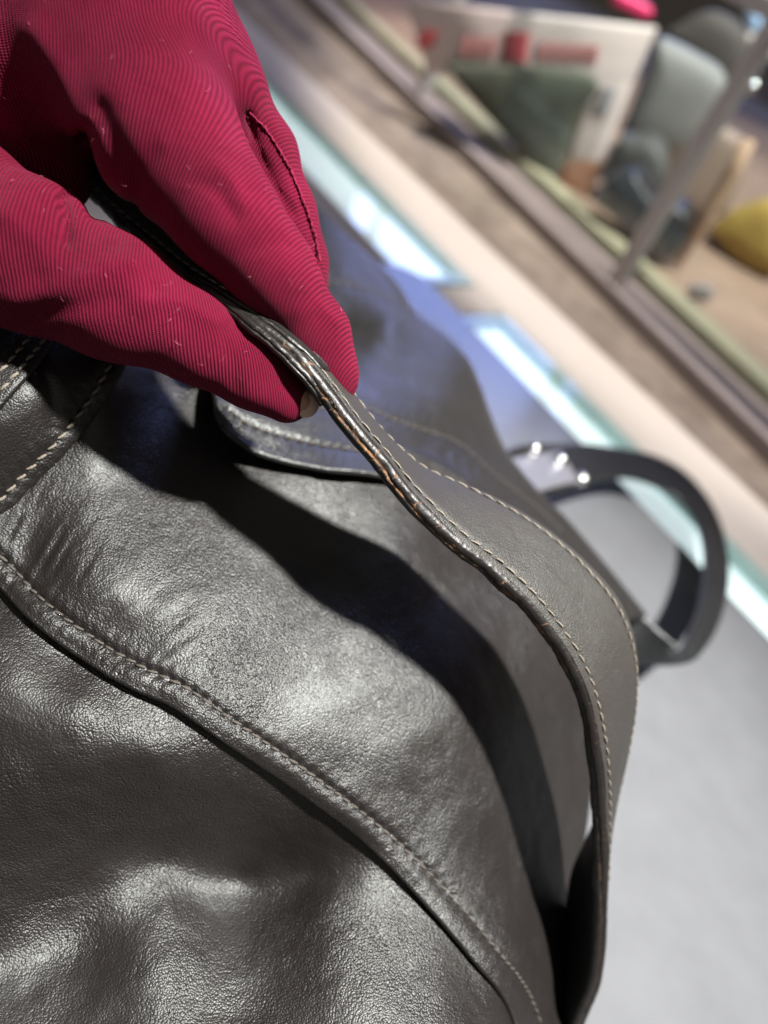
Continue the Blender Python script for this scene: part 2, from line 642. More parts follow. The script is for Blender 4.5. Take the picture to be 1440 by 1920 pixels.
SEAM = spline([(-150, 1000), (-60, 1045), (0, 1098), (40, 1142), (100, 1192), (180, 1247), (250, 1287), (330, 1325), (430, 1394), (560, 1484), (700, 1592), (820, 1712), (900, 1807), (945, 1862), (966, 1905), (985, 1965)], 420)
TOPC = spline([(-150, 620), (0, 640), (140, 640), (240, 610), (330, 620), (430, 690), (530, 760), (640, 810), (760, 840), (870, 900), (980, 990), (1080, 1110), (1115, 1300), (1105, 1500), (1085, 1650), (1068, 1800), (1058, 1965)], 420)
# direction across the seam, and the stitch line beside it
_t = unit(np.gradient(SEAM, axis=0)); _n = np.stack([_t[:, 1], -_t[:, 0]], 1)
STITCH_SEAM = SEAM + _n * 40
TAB_EDGE = spline([(-140, 1055), (0, 967), (60, 907), (130, 837), (185, 767), (215, 717), (233, 682), (238, 640), (225, 560)], 200)
_t = unit(np.gradient(TAB_EDGE, axis=0)); _n2 = np.stack([_t[:, 1], -_t[:, 0]], 1)
STITCH_TAB = TAB_EDGE - np.stack([-_t[:, 1], _t[:, 0]], 1) * -1 * 24
if STITCH_TAB[100, 0] > TAB_EDGE[100, 0]:
    STITCH_TAB = TAB_EDGE + np.stack([-_t[:, 1], _t[:, 0]], 1) * -1 * 24


def px_len(line):
    return np.concatenate([[0], np.cumsum(np.linalg.norm(np.diff(line[:, :2], axis=0), axis=1))])


def detail(x, y, d):
    """creases and soft wrinkles of worn leather (metres, positive = away)"""
    p = at(x, y, d)
    q = p * np.array([1, 1, 1])
    a = vnoise(q * 55) * .0006 + vnoise(q * 120 + 7) * .00045 + vnoise(q * 260 + 3) * .00016
    return a * .85


def seam_relief(x, y, line, pitch, w=9, amt=.00055, ridge=0):
    """groove along a stitch row with a pucker at every stitch"""
    r, k = poly_dist(x, y, line)
    s = px_len(line)[k]
    ph = np.cos(2 * math.pi * s / pitch)
    g = np.exp(-(r / w) ** 2) * amt * (1 + .55 * ph)
    g += np.exp(-((r - 18) / 14) ** 2) * amt * -.35 * (1 + .5 * ph)
    return g


def sheet(c0, c1, nv, depth, pw=1.0):
    t = np.linspace(0, 1, nv) ** pw
    XY = c0[:, None, :2] * (1 - t)[None, :, None] + c1[:, None, :2] * t[None, :, None]
    X, Y = XY[..., 0], XY[..., 1]
    return X, Y, depth(X, Y)


# --- lower panel, under the seam
LOW0 = SEAM + np.stack([_n[:0].sum() * 0 + 0 * SEAM[:, 0], 0 * SEAM[:, 0]], 1)
_ts = unit(np.gradient(SEAM, axis=0)); _ns = np.stack([_ts[:, 1], -_ts[:, 0]], 1)
LOW0 = SEAM + _ns * 34
LOW1 = spline([(-420, 1150), (-420, 1500), (-380, 1900), (-300, 2120), (-100, 2160), (100, 2170), (300, 2170), (500, 2160), (700, 2130), (850, 2080), (960, 2030), (1010, 2000)], 420)
X, Y, D = sheet(LOW0, LOW1, 230, D0)
rs, _ = poly_dist(X, Y, SEAM)
D = D + .0017 * np.exp(-(np.maximum(rs - 4, 0) / 60) ** 2) + detail(X, Y, D) * .8 + .0004
G = at(X, Y, D)
# carry the panel down to the mat outside the picture
low = G[:, -1].copy(); low[:, 2] = .002
mid1 = G[:, -1] * .5 + low * .5
G = np.concatenate([G, mid1[:, None], low[:, None]], 1)
lower_panel, _ = panel("lower_panel", G, .0018, LEATHER, bag)

# --- middle panel, its cut edge lapping over the lower one
X, Y, D = sheet(SEAM, TOPC, 260, D0)
rs, _ = poly_dist(X, Y, SEAM)
D = D - .0012 + detail(X, Y, D) * .8
D += -.0003 * np.exp(-((rs - 16) / 13) ** 2) + seam_relief(X, Y, STITCH_SEAM, 24)
# rounded, slightly rippled lip
# fine radiating wrinkles where the panel is gathered at the left
msk = np.exp(-(((X - 40) / 130) ** 2 + ((Y - 1020) / 95) ** 2))
D += msk * .00042 * vnoise(np.stack([(X * .86 + Y * .5) * .085, (-X * .5 + Y * .86) * .012, X * 0], -1))
msk = np.exp(-(((X - 300) / 300) ** 2 + ((Y - 1190) / 120) ** 2))
D += msk * .00022 * vnoise(np.stack([(X * .55 + Y * .83) * .06, (-X * .83 + Y * .55) * .011, X * 0 + 4], -1))
G = at(X, Y, D)
MID_D = D; MID_XY = (X, Y)
edge = G[:, -1]
away = unit(np.array([FWD[0] + .25, FWD[1], 0]))
fall = np.linspace(0, 1, 420)[:, None]
r1 = edge + away * .012 + np.array([0, 0, -.006])
r2 = edge + away * .022 + np.array([0, 0, -.03])
r3 = r2.copy(); r3[:, 2] = .002
G = np.concatenate([G, r1[:, None], r2[:, None], r3[:, None]], 1)
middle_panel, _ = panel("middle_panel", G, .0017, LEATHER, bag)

# --- stitched handle tab at the left
DT = Field([(0, 900, .190), (0, 967, .1945), (60, 907, .1965), (130, 837, .1985), (185, 767, .2015), (233, 682, .205), (100, 800, .193), (170, 720, .198), (60, 720, .187), (0, 790, .184), (-100, 700, .184), (150, 620, .203), (30, 620, .194), (-150, 950, .187), (-250, 900, .18), (-200, 650, .187), (225, 560, .215), (100, 540, .21), (0, 740, .184)])
C1 = spline([(-330, 980), (-320, 850), (-280, 740), (-220, 650), (-150, 590), (-60, 560), (20, 545), (90, 535)], 200)
X, Y, D = sheet(TAB_EDGE, C1, 110, DT)
D = D + detail(X, Y, D) * .7 + seam_relief(X, Y, STITCH_TAB, 24, 8, .0005)
# the knuckle crease running down the tab
crx, _ = poly_dist(X, Y, spline([(45, 640), (75, 690), (95, 740), (100, 800)], 60))
D += .0012 * np.exp(-(crx / 16) ** 2)
TABG = (X, Y, D)
tab_panel, _ = panel("handle_tab", at(X, Y, D), .0022, LEATHER, bag)

# strip end above the tab
STRIP = spline([(-60, 760), (-20, 710), (20, 665), (60, 615), (90, 565)], 60)
_tt = unit(np.gradient(STRIP, axis=0)); _nn = np.stack([_tt[:, 1], -_tt[:, 0]], 1)
X, Y, D = sheet(STRIP - _nn * 42, STRIP + _nn * 8, 24, lambda x, y: DT(x, y) - .0025)
strip_panel, _ = panel("handle_strip", at(X, Y, D + detail(X, Y, D) * .5), .002, LEATHER, bag)

# --- far panel with its rounded flap
DE = Field([(405, 735, .224), (412, 790, .2195), (440, 815, .220), (500, 850, .222), (600, 872, .228), (720, 888, .239), (850, 930, .262), (960, 1020, .285), (1060, 1110, .31),
            (500, 770, .231), (600, 800, .240), (670, 760, .260), (800, 830, .280), (900, 900, .290), (560, 700, .257), (640, 620, .315), (740, 680, .30), (840, 760, .305), (640, 520, .345), (740, 600, .325),
            (600, 420, .375), (690, 480, .372), (770, 575, .366), (860, 645, .358), (908, 755, .346), (940, 825, .34), (1000, 900, .338), (1060, 962, .345), (1150, 1060, .36), (1200, 1130, .37),
            (430, 400, .38), (430, 560, .32), (400, 330, .4)])
EL = spline([(330, 560), (370, 660), (403, 735), (412, 785), (440, 817), (500, 850), (600, 873), (720, 889), (850, 932), (960, 1020), (1060, 1110), (1130, 1190)], 360)
EU = spline([(430, 260), (530, 320), (592, 372), (660, 435), (730, 502), (775, 572), (860, 640), (892, 700), (912, 757), (942, 826), (1000, 900), (1062, 962), (1150, 1065), (1215, 1145)], 360)
EU = EU + np.array([-9, 5])
FAR_ST1 = spline([(420, 790), (450, 815), (520, 840), (600, 858), (720, 874)], 160) + np.array([10, -22])
FAR_ST2 = spline([(600, 765), (670, 760), (740, 788), (800, 808), (860, 832), (940, 900), (1010, 955), (1060, 1005)], 200)
FAR_ST3 = spline([(560, 545), (620, 530), (690, 543), (740, 562), (820, 612), (870, 655)], 160)
X, Y, D = sheet(EL, EU, 200, DE)
D = D + detail(X, Y, D) * 1.3 + seam_relief(X, Y, FAR_ST2, 20, 8, .0006) + seam_relief(X, Y, FAR_ST3, 20, 8, .0007) + seam_relief(X, Y, FAR_ST1, 20, 7, .0005)
# padded ridge below the upper stitch row and wrinkles near the side
r3_, _ = poly_dist(X, Y, FAR_ST3 + np.array([-12, 45]))
D += -.0016 * np.exp(-(r3_ / 22) ** 2)
for q in range(5):
    wl = spline([(835 + 26 * q, 850 + 14 * q), (850 + 27 * q, 890 + 16 * q), (872 + 27 * q, 935 + 18 * q)], 50)
    rw, _ = poly_dist(X, Y, wl)
    D += .0014 * np.exp(-(rw / 9) ** 2)
FARD = D
G = at(X, Y, D)
edge = G[:, -1]
out = unit(np.array([FWD[0] + .5, FWD[1], 0]))
r1 = edge + out * .010 + np.array([0, 0, -.006])
r2 = edge + out * .018 + np.array([0, 0, -.025])
r3 = edge + out * .02; r3[:, 2] = .002
G = np.concatenate([G, r1[:, None], r2[:, None], r3[:, None]], 1)
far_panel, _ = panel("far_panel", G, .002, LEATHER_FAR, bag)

# ---------------------------------------------------------------- stitches
def stitch_mesh(L, r):
    n, seg = 7, 6
    V, Fc = [], []
    for i in range(n):
        t = i / (n - 1) * 2 - 1
        rr = r * (1 - abs(t) ** 3 * .75) * (1 + .14 * math.cos(t * 9))
        z = r * .75 * (1 - t * t) - r * .55
        for j in range(seg):
            a = 2 * math.pi * j / seg
            V.append((t * L / 2, rr * math.cos(a), z + rr * .8 * math.sin(a)))
    for i in range(n - 1):
        for j in range(seg):
            k = (j + 1) % seg
            Fc.append((i * seg + j, (i + 1) * seg + j, (i + 1) * seg + k, i * seg + k))
    Fc.append(tuple(range(seg))); Fc.append(tuple(range((n - 1) * seg, n * seg))[::-1])
    return np.array(V), Fc


def stitch_row(P, N, pitch, L, r, mat, parent, slant=0.0, lift=0.0):
    """copies of one stitch along the 3D line P with normals N"""
    V, Fc = stitch_mesh(L, r)
    proto = link("stitch", V, Fc, mat, parent)
    base_inv = proto.matrix_parent_inverse.copy()
    s = np.concatenate([[0], np.cumsum(np.linalg.norm(np.diff(P, axis=0), axis=1))])
    cnt = int(s[-1] / pitch)
    T = unit(np.gradient(P, axis=0))
    for i in range(cnt):
        u = (i + .5) * pitch * s[-1] / (cnt * pitch)
        p = np.array([np.interp(u, s, P[:, k]) for k in range(3)])
        k = int(np.searchsorted(s, u).clip(0, len(P) - 1))
        t, n = T[k], N[k]
        b = unit(np.cross(n, t)); n = unit(np.cross(t, b))
        a = slant + random.uniform(-.09, .09)
        t2 = t * math.cos(a) + b * math.sin(a); b2 = np.cross(n, t2)
        p = p + n * (lift + random.uniform(-.00006, .00006))
        mw = Matrix(((t2[0], b2[0], n[0], p[0]), (t2[1], b2[1], n[1], p[1]), (t2[2], b2[2], n[2], p[2]), (0, 0, 0, 1)))
        o = proto if i == 0 else proto.copy()
        if i:
            COL.objects.link(o)
            o.parent = parent
            o.matrix_parent_inverse = base_inv
        sc = random.uniform(.93, 1.06)
        o.matrix_basis = mw @ Matrix.Diagonal((sc, sc, sc, 1))


def surf_line(line, depth_fn, dd=0.0):
    """3D points and viewer-side normals of a pixel line on a depth field"""
    x, y = line[:, 0], line[:, 1]
    f = lambda a, b: at(a, b, depth_fn(a, b) + dd)
    P = f(x, y)
    n = unit(np.cross(f(x + 6, y) - f(x - 6, y), f(x, y + 6) - f(x, y - 6)))
    s = np.sign(((CPOS - P) * n).sum(-1, keepdims=True))
    return P, n * s


def grid_lookup(X, Y, D):
    """depth of a finished sheet at a pixel (nearest grid sample, averaged)"""
    q = np.stack([X.ravel(), Y.ravel()], 1); dv = D.ravel()
    def f(x, y):
        x = np.asarray(x, float); y = np.asarray(y, float)
        out = np.empty(x.size)
        for i, (a, b) in enumerate(zip(x.ravel(), y.ravel())):
            r = (q[:, 0] - a) ** 2 + (q[:, 1] - b) ** 2
            k = np.argpartition(r, 4)[:4]
            w = 1 / (r[k] + 1)
            out[i] = (dv[k] * w).sum() / w.sum()
        return out.reshape(x.shape)
    return f


def relief_row(line, sheetdata, field, **kw):
    P0, n = surf_line(line, field)
    lk = grid_lookup(*sheetdata)
    P = at(line[:, 0], line[:, 1], lk(line[:, 0], line[:, 1]))
    stitch_row(P, n, **kw)


sub = lambda L, step: L[::step]
relief_row(STITCH_SEAM[::4], (*MID_XY, MID_D), D0, pitch=.0031, L=.0028, r=.00036, mat=THREAD_DARK, parent=middle_panel, slant=.16, lift=.00025)
relief_row(STITCH_TAB[::3], TABG, DT, pitch=.0037, L=.0030, r=.00043, mat=THREAD, parent=tab_panel, slant=-.3, lift=.0003)
XE, YE = X, Y
for ln in (FAR_ST1, FAR_ST2, FAR_ST3):
    relief_row(ln[::4], (XE, YE, FARD), DE, pitch=.0036, L=.0030, r=.00042, mat=THREAD_DARK, parent=far_panel, slant=.12, lift=.0003)
SL = STRIP - _nn * 8
P0, n0 = surf_line(SL, lambda a, b: DT(a, b) - .0025)
stitch_row(P0, n0, .0032, .0028, .00045, THREAD, strip_panel, -.2, .0004)
SL = STRIP - _nn * 32
P0, n0 = surf_line(SL, lambda a, b: DT(a, b) - .0025)
stitch_row(P0, n0, .0032, .0028, .00045, THREAD, strip_panel, -.2, .0004)

# ---------------------------------------------------------------- straps
def ribbon(name, near, far, width, th, face_mat, edge_mat, parent, stitches=True, wav=1.0, worn=1.0, n=330, edge_seg=9, far_sol=1, st_mat=None):
    """a leather strap: near = (x, y, depth) of its near top edge, far = (x, y) of the far top edge"""
    both = spline([(*a, *b) for a, b in zip(near, far)], n)
    Np = at(both[:, 0], both[:, 1], both[:, 2])
    if width is not None:
        R = ray(both[:, 3], both[:, 4])
        # |CPOS + d R - Np| = width
        a = (R * R).sum(-1); w = CPOS - Np
        b = 2 * (R * w).sum(-1); c = (w * w).sum(-1) - width ** 2
        disc = np.maximum(b * b - 4 * a * c, 0)
        d = (-b + far_sol * np.sqrt(disc)) / (2 * a)
        k = np.ones(15) / 15
        d = np.convolve(np.pad(d, 7, mode='edge'), k, mode='valid')
        Ep = at(both[:, 3], both[:, 4], d)
    else:
        Ep = at(both[:, 3], both[:, 4], both[:, 5] if both.shape[1] > 5 else both[:, 2])
    T = unit(np.gradient(Np, axis=0)); W = unit(Ep - Np)
    B = unit(np.cross(T, W))
    ref = at(both[:, 0] - 20, both[:, 1] + 20, both[:, 2]) - Np
    B = B * np.sign((B * ref).sum(-1).mean())      # points to the underside
    wl = np.linalg.norm(Ep - Np, axis=1)
    s = np.concatenate([[0], np.cumsum(np.linalg.norm(np.diff(Np, axis=0), axis=1))])
    rip = (vnoise(np.stack([s * 130, s * 0, s * 0], 1)) * .00035 + vnoise(np.stack([s * 420, s * 0 + 5, s * 0], 1)) * .00016) * wav
    # face: slightly crowned, with a shallow groove along each stitch row
    m = 33
    t = np.linspace(.0, 1, m)
    t = np.unique(np.concatenate([t, [.06, .075, .09, .105, .12, .88, .895, .91, .925, .94]]))
    g = np.exp(-((t - .09) / .022) ** 2) + np.exp(-((t - .91) / .022) ** 2)
    crown = .0009 * (1 - (2 * t - 1) ** 6) * 1.0
    hgt = crown - .0004 * g
    Fz = Np[:, None] + W[:, None] * (t[None, :, None] * wl[:, None, None]) - B[:, None] * hgt[None, :, None]
    pt = Fz
    Fz = Fz + vnoise(pt * 90)[..., None] * (-B[:, None]) * .0003 * wav
    under = Np[:, None] + W[:, None] * (t[None, ::-1, None] * wl[:, None, None]) + B[:, None] * (th + .0 * t[None, :, None])
    # far rim (round)
    far_r = []
    for k_ in range(1, 6):
        a = math.pi * k_ / 6
        far_r.append(Ep + W * (th * .5 * math.sin(a)) * .6 + B * (th / 2 * (1 - math.cos(a))))
    loop = np.concatenate([Fz] + [r[:, None] for r in far_r] + [under], 1)
    nl = loop.shape[1]
    o = link(name, loop.reshape(-1, 3), grid_faces(n, nl), face_mat, parent)
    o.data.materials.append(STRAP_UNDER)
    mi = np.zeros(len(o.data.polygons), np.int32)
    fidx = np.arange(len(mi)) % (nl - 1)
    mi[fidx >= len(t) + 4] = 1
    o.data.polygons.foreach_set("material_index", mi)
    # near edge: layered, half round, lumpy
    q = np.linspace(0, 1, edge_seg * 2 + 1)
    bulge = .42 * th * np.sqrt(np.maximum(1 - (2 * q - 1) ** 2, 0)) - .00035 * np.exp(-((q - .5) / .09) ** 2)
    lum = rip[:, None] + vnoise(np.stack(np.broadcast_arrays(s[:, None] * 800, q[None] * 3, 0 * s[:, None]), -1)) * .00014 * wav
    Ed = Np[:, None] + B[:, None] * (q[None, :, None] * (th + rip[:, None, None] * .8)) - W[:, None] * (bulge[None, :, None] + lum[..., None])
    e = link("painted_edge", Ed.reshape(-1, 3), grid_faces(n, len(q)), edge_mat, parent,
             attrs={"across": np.broadcast_to(q[None], (n, len(q))), "along": np.broadcast_to(s[:, None], (n, len(q))),
                    "worn": np.broadcast_to((worn if np.ndim(worn) else np.full(n, worn))[:, None] if np.ndim(worn) else np.full((n, 1), float(worn)), (n, len(q)))})
    if stitches:
        for tt in (.09, .91):
            P = Np + W * (tt * wl)[:, None] - B * .00035
            stitch_row(P, -B, .0039, .0032, .00029, st_mat or THREAD, o, .14 if tt < .5 else -.14, .00028)
    return o, e, Np, Ep, B, s


strap = bpy.data.objects.new("strap", None)
strap.empty_display_size = .02
COL.objects.link(strap)
strap.parent = bag
strap.matrix_parent_inverse = Matrix.Translation(-Vector(bag.location))

NEAR = [(60, 235, .225), (120, 300, .215), (200, 385, .205), (280, 452, .195), (350, 507, .186), (400, 537, .180), (450, 570, .1775), (500, 605, .1765), (560, 652, .1765), (600, 700, .1775), (640, 752, .179), (680, 803, .180), (730, 862, .182), (762, 905, .183),
        (800, 950, .184), (860, 1010, .186), (930, 1064, .189), (1000, 1132, .192), (1060, 1212, .196), (1092, 1272, .199), (1112, 1332, .203), (1125, 1392, .207), (1133, 1452, .211), (1137, 1512, .216), (1139, 1572, .220), (1140, 1640, .225), (1139, 1700, .229), (1135, 1780, .234), (1124, 1850, .239), (1104, 1900, .243), (1080, 1960, .25), (1040, 2050, .26)]
FARP = [(150, 160), (205, 235), (275, 328), (345, 398), (402, 468), (440, 514), (480, 552), (522, 588), (582, 636), (624, 683), (662, 737), (702, 790), (752, 842), (800, 878),
        (862, 903), (940, 938), (1010, 980), (1085, 1040), (1150, 1110), (1182, 1172), (1196, 1240), (1196, 1302), (1187, 1368), (1170, 1440), (1152, 1510), (1122, 1575), (1094, 1635), (1080, 1720), (1068, 1800), (1050, 1870), (1030, 1930), (990, 2010)]
tmp = spline([(*a, *b) for a, b in zip(NEAR, FARP)], 330)
worn = np.interp(tmp[:, 1], [500, 610, 640, 1000, 1250, 1400, 1700], [.0, .2, 1, 1, .7, .15, .1])
st_o, ed_o, NP, EP, BB, SS = ribbon("strap_band", NEAR, FARP, np.interp(tmp[:, 0] + tmp[:, 1], [1150, 1350, 1800, 2000], [.0135, .0145, .0265, .0275]), .0042, STRAP_LEATHER, EDGE_PAINT, strap, worn=worn)
# folded lining strip glued under the grip
N2 = [(230, 425, .199), (290, 478, .192), (340, 520, .185), (390, 558, .1795), (440, 596, .1765), (490, 636, .1755), (530, 672, .1757), (565, 708, .1765), (590, 740, .178), (606, 766, .1797)]
F2 = [(250, 412), (310, 463), (360, 505), (410, 542), (460, 580), (512, 619), (552, 656), (588, 691), (612, 722), (626, 752)]
N2 = [(a + 12, b - 13, c) for a, b, c in N2]; F2 = [(a + 12, b - 13) for a, b in F2]
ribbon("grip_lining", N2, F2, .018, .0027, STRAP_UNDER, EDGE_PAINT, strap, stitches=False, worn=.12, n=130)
N3 = [(330, 497, .1875), (380, 522, .182), (430, 551, .1783), (480, 583, .1768), (530, 618, .1764), (575, 655, .177), (605, 688, .1785), (618, 706, .181)]
F3 = [(350, 483), (400, 508), (450, 536), (502, 567), (552, 602), (597, 640), (625, 675), (634, 694)]
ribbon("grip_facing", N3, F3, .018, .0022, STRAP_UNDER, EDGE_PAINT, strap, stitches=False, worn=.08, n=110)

# rear handle lying in a loop beyond the bag
rear = bpy.data.objects.new("rear_handle", None)
rear.empty_display_size = .02
COL.objects.link(rear)
rear.parent = bag
rear.matrix_parent_inverse = Matrix.Translation(-Vector(bag.location))
RN = [(960, 930, .075), (1010, 925, .065), (1050, 930, .052), (1085, 918, .044), (1125, 903, .036), (1175, 897, .028), (1225, 910, .024), (1275, 937, .022), (1308, 980, .022), (1322, 1040, .026), (1316, 1120, .034), (1298, 1180, .046), (1275, 1222, .058), (1240, 1186, .062), (1180, 1115, .066), (1120, 1040, .072), (1062, 965, .08)]
RF = [(960, 840, .065), (1000, 832, .052), (1040, 834, .042), (1095, 832, .034), (1160, 840, .026), (1225, 853, .018), (1285, 885, .012), (1335, 945, .010), (1361, 1015, .012), (1366, 1090, .018), (1350, 1160, .028), (1322, 1212, .040), (1288, 1244, .046), (1215, 1245, .044), (1135, 1225, .044), (1070, 1150, .05), (1020, 1070, .06)]
both = spline([(*a, *b) for a, b in zip(RN, RF)], 220)
both[:, :3] += (both[:, 3:] - both[:, :3]) * .10


def simple_band(name, both, th, mat, parent, dd=0.0):
    A = on_z(both[:, 0], both[:, 1], both[:, 2]); Bq = on_z(both[:, 3], both[:, 4], both[:, 5])
    t = np.linspace(0, 1, 12)
    G = A[:, None] * (1 - t)[None, :, None] + Bq[:, None] * t[None, :, None]
    return panel(name, G, th, mat, parent)


simple_band("handle_loop", both, .0032, REAR_LEATHER, rear)
# steel plate and studs at its upper end
PX = spline([(985, 925), (1020, 915), (1060, 905), (1085, 900)], 20)
PX2 = spline([(950, 862), (985, 855), (1020, 850), (1052, 846)], 20)
t = np.linspace(0, 1, 10)
XY = PX[:, None] * (1 - t)[None, :, None] + PX2[:, None] * t[None, :, None]
zz = np.linspace(.088, .067, 20)[:, None] + np.linspace(0, -.010, 10)[None]
panel("metal_plate", on_z(XY[..., 0], XY[..., 1], zz), .0015, plain("satin_steel", (.5, .5, .52), .38, .8, .5, .05, 80), rear)


def dome(name, c, r, nrm, mat, parent, k=8, seg=16):
    n = unit(np.asarray(nrm, float)); a = unit(np.cross(n, [0.2, 1, .3])); b = np.cross(n, a)
    V = []; Fc = []
    for i in range(k):
        th = math.pi / 2 * i / (k - 1)
        rr, z = r * math.cos(th), r * math.sin(th) * .8
        if i == k - 1:
            V.append(c + n * z)
        else:
            for j in range(seg):
                p = 2 * math.pi * j / seg
                V.append(c + a * rr * math.cos(p) + b * rr * math.sin(p) + n * z)
    for i in range(k - 2):
        for j in range(seg):
            q = (j + 1) % seg
            Fc.append((i * seg + j, i * seg + q, (i + 1) * seg + q, (i + 1) * seg + j))
    for j in range(seg):
        Fc.append(((k - 2) * seg + j, (k - 2) * seg + (j + 1) % seg, (k - 1) * seg))
    return link(name, V, Fc, mat, parent)


for (x, y, z) in ((1003, 842, .072), (1050, 862, .068), (1091, 898, .060)):
    dome("stud", on_z(np.array(float(x)), np.array(float(y)), np.array(z)), .0042, np.array([.15, -.5, .85]), CHROME, rear)

# ---------------------------------------------------------------- the gloved hand
HB = {}  # bones: list of (p0, r0, p1, r1, rib direction)


def bone_chain(pts, dirs):
    out = []
    for (a, b, g) in zip(pts[:-1], pts[1:], dirs):
        out.append((at(a[0], a[1], a[2]), a[3] * a[2] / FPX, at(b[0], b[1], b[2]), b[3] * b[2] / FPX, g))
    return out


CHAINS = {
    'palm': bone_chain([(-420, -260, .200, 230), (-120, -60, .198, 220), (70, 95, .1925, 195)], [(1, 0.05), (1, .05)]),
    'back': bone_chain([(60, -250, .180, 170), (225, -10, .1815, 140), (300, 120, .181, 132)], [(.9, .35), (.85, .5)]),
    'bridge': bone_chain([(330, 40, .187, 105), (425, 165, .190, 62)], [(.83, .5)]),
    'web': bone_chain([(-40, 300, .197, 90), (60, 320, .197, 66), (120, 345, .198, 45)], [(1, 0), (1, 0)]),
    'index': bone_chain([(180, 80, .182, 150), (305, 250, .1775, 136), (428, 400, .177, 97), (516, 518, .1795, 77), (594, 626, .185, 56), (628, 698, .188, 40), (635, 718, .189, 35)], [(.95, .2), (.87, .45), (.8, .58), (.72, .68), (.6, .78), (.6, .8)]),
    'middle': bone_chain([(230, 0, .193, 135), (378, 148, .196, 96), (490, 290, .202, 64), (531, 400, .206, 56), (561, 490, .21, 46), (578, 560, .214, 38)], [(.85, .5), (.75, .65), (.5, .87), (.4, .92), (.4, .92)]),
    'ring': bone_chain([(200, -10, .205, 120), (330, 120, .214, 78), (440, 280, .223, 56), (500, 420, .229, 52), (490, 540, .226, 46), (430, 610, .220, 40)], [(.8, .5), (.6, .7), (.5, .8), (.4, .9), (.2, 1)]),
    'little': bone_chain([(140, -20, .215, 110), (260, 90, .228, 66), (380, 250, .238, 48), (420, 380, .240, 44), (390, 480, .234, 40), (330, 540, .226, 36)], [(.8, .5), (.6, .7), (.5, .8), (.4, .9), (.2, 1)]),
    'thumb': bone_chain([(-330, 250, .190, 170), (-90, 405, .184, 152), (60, 482, .1805, 134), (215, 560, .181, 108), (380, 641, .1825, 79), (470, 699, .184, 63), (536, 746, .1862, 47)], [(1, .05), (1, .02), (1, 0), (1, 0), (1, .08), (1, .15)]),
}


def to_px(P):
    r = P - CPOS
    d = r @ FWD
    return 720 + FPX * (r @ CX) / d, 960 - FPX * (r @ CY) / d, d


def seg_dist(x, y, pts):
    best = np.full(x.shape, 1e9)
    for (ax, ay), (bx, by) in zip(pts[:-1], pts[1:]):
        dx, dy = bx - ax, by - ay
        h = np.clip(((x - ax) * dx + (y - ay) * dy) / (dx * dx + dy * dy), 0, 1)
        best = np.minimum(best, np.hypot(x - ax - h * dx, y - ay - h * dy))
    return best


def cone_sdf(P, a, ra, b, rb):
    """rounded cone, good enough distance"""
    ab = b - a
    h = np.clip(((P - a) @ ab) / (ab @ ab), 0, 1)
    d = np.sqrt(((P - a - h[:, None] * ab) ** 2).sum(-1))
    return d - (ra + (rb - ra) * h)


def smin(a, b, k):
    h = np.clip(.5 + .5 * (b - a) / k, 0, 1)
    return b * (1 - h) + a * h - k * h * (1 - h)


def hand_sdf(P):
    base = None
    for nm in ('palm', 'back'):
        for bn in CHAINS[nm]:
            d = cone_sdf(P, *bn[:4])
            base = d if base is None else smin(base, d, .012)
    for bn in CHAINS['bridge']:
        base = smin(base, cone_sdf(P, *bn[:4]), .008)
    for bn in CHAINS['web']:
        base = smin(base, cone_sdf(P, *bn[:4]), .006)
    parts = {}
    for nm in ('index', 'middle', 'ring', 'little', 'thumb'):
        f = None
        for bn in CHAINS[nm]:
            d = cone_sdf(P, *bn[:4])
            f = d if f is None else smin(f, d, .005)
        parts[nm] = f
    # the fingertip of the glove's thumb is cut off: skin shows
    cut = (P - at(548, 748, .186)) @ unit(at(600, 772, .188) - at(548, 748, .186))
    parts['thumb'] = np.maximum(parts['thumb'], cut - .0042)
    i_b = smin(parts['index'], base, .006)
    m_b = smin(parts['middle'], base, .008)
    r_b = smin(parts['ring'], base, .008)
    l_b = smin(parts['little'], base, .008)
    t_b = parts['thumb']
    d = smin(i_b, m_b, .0012)
    d = smin(d, r_b, .001); d = smin(d, l_b, .001)
    d = smin(d, t_b, .0022)
    # soft folds of the loose knit
    d = d + vnoise(P * 42) * .0008 + vnoise(P * 100 + 5) * .00035
    x, y, dep = to_px(P)
    front = np.clip((.192 - dep) / .006, 0, 1)
    # the fold between thumb web and knuckle, the slit between the first two fingers, creases of the thumb base
    d = d + .0042 * np.exp(-(seg_dist(x, y, [(158, 250), (163, 300), (172, 350), (178, 400)]) / 11) ** 2) * front
    d = d + .0022 * np.exp(-(seg_dist(x, y, [(118, 372), (124, 410), (122, 455)]) / 9) ** 2)
    d = d + .0030 * np.exp(-(seg_dist(x, y, [(464, 214), (478, 265), (505, 330), (545, 400)]) / 7) ** 2) * .65
    d = d + .0013 * np.exp(-(seg_dist(x, y, [(255, 380), (262, 330), (290, 290)]) / 16) ** 2)
    # slack folds of the knit on thumb and knuckles
    for amp, wd, pts in FOLDS:
        d = d - amp * np.exp(-(seg_dist(x, y, pts) / wd) ** 2) * np.clip((.196 - dep) / .01, 0, 1)
    return d


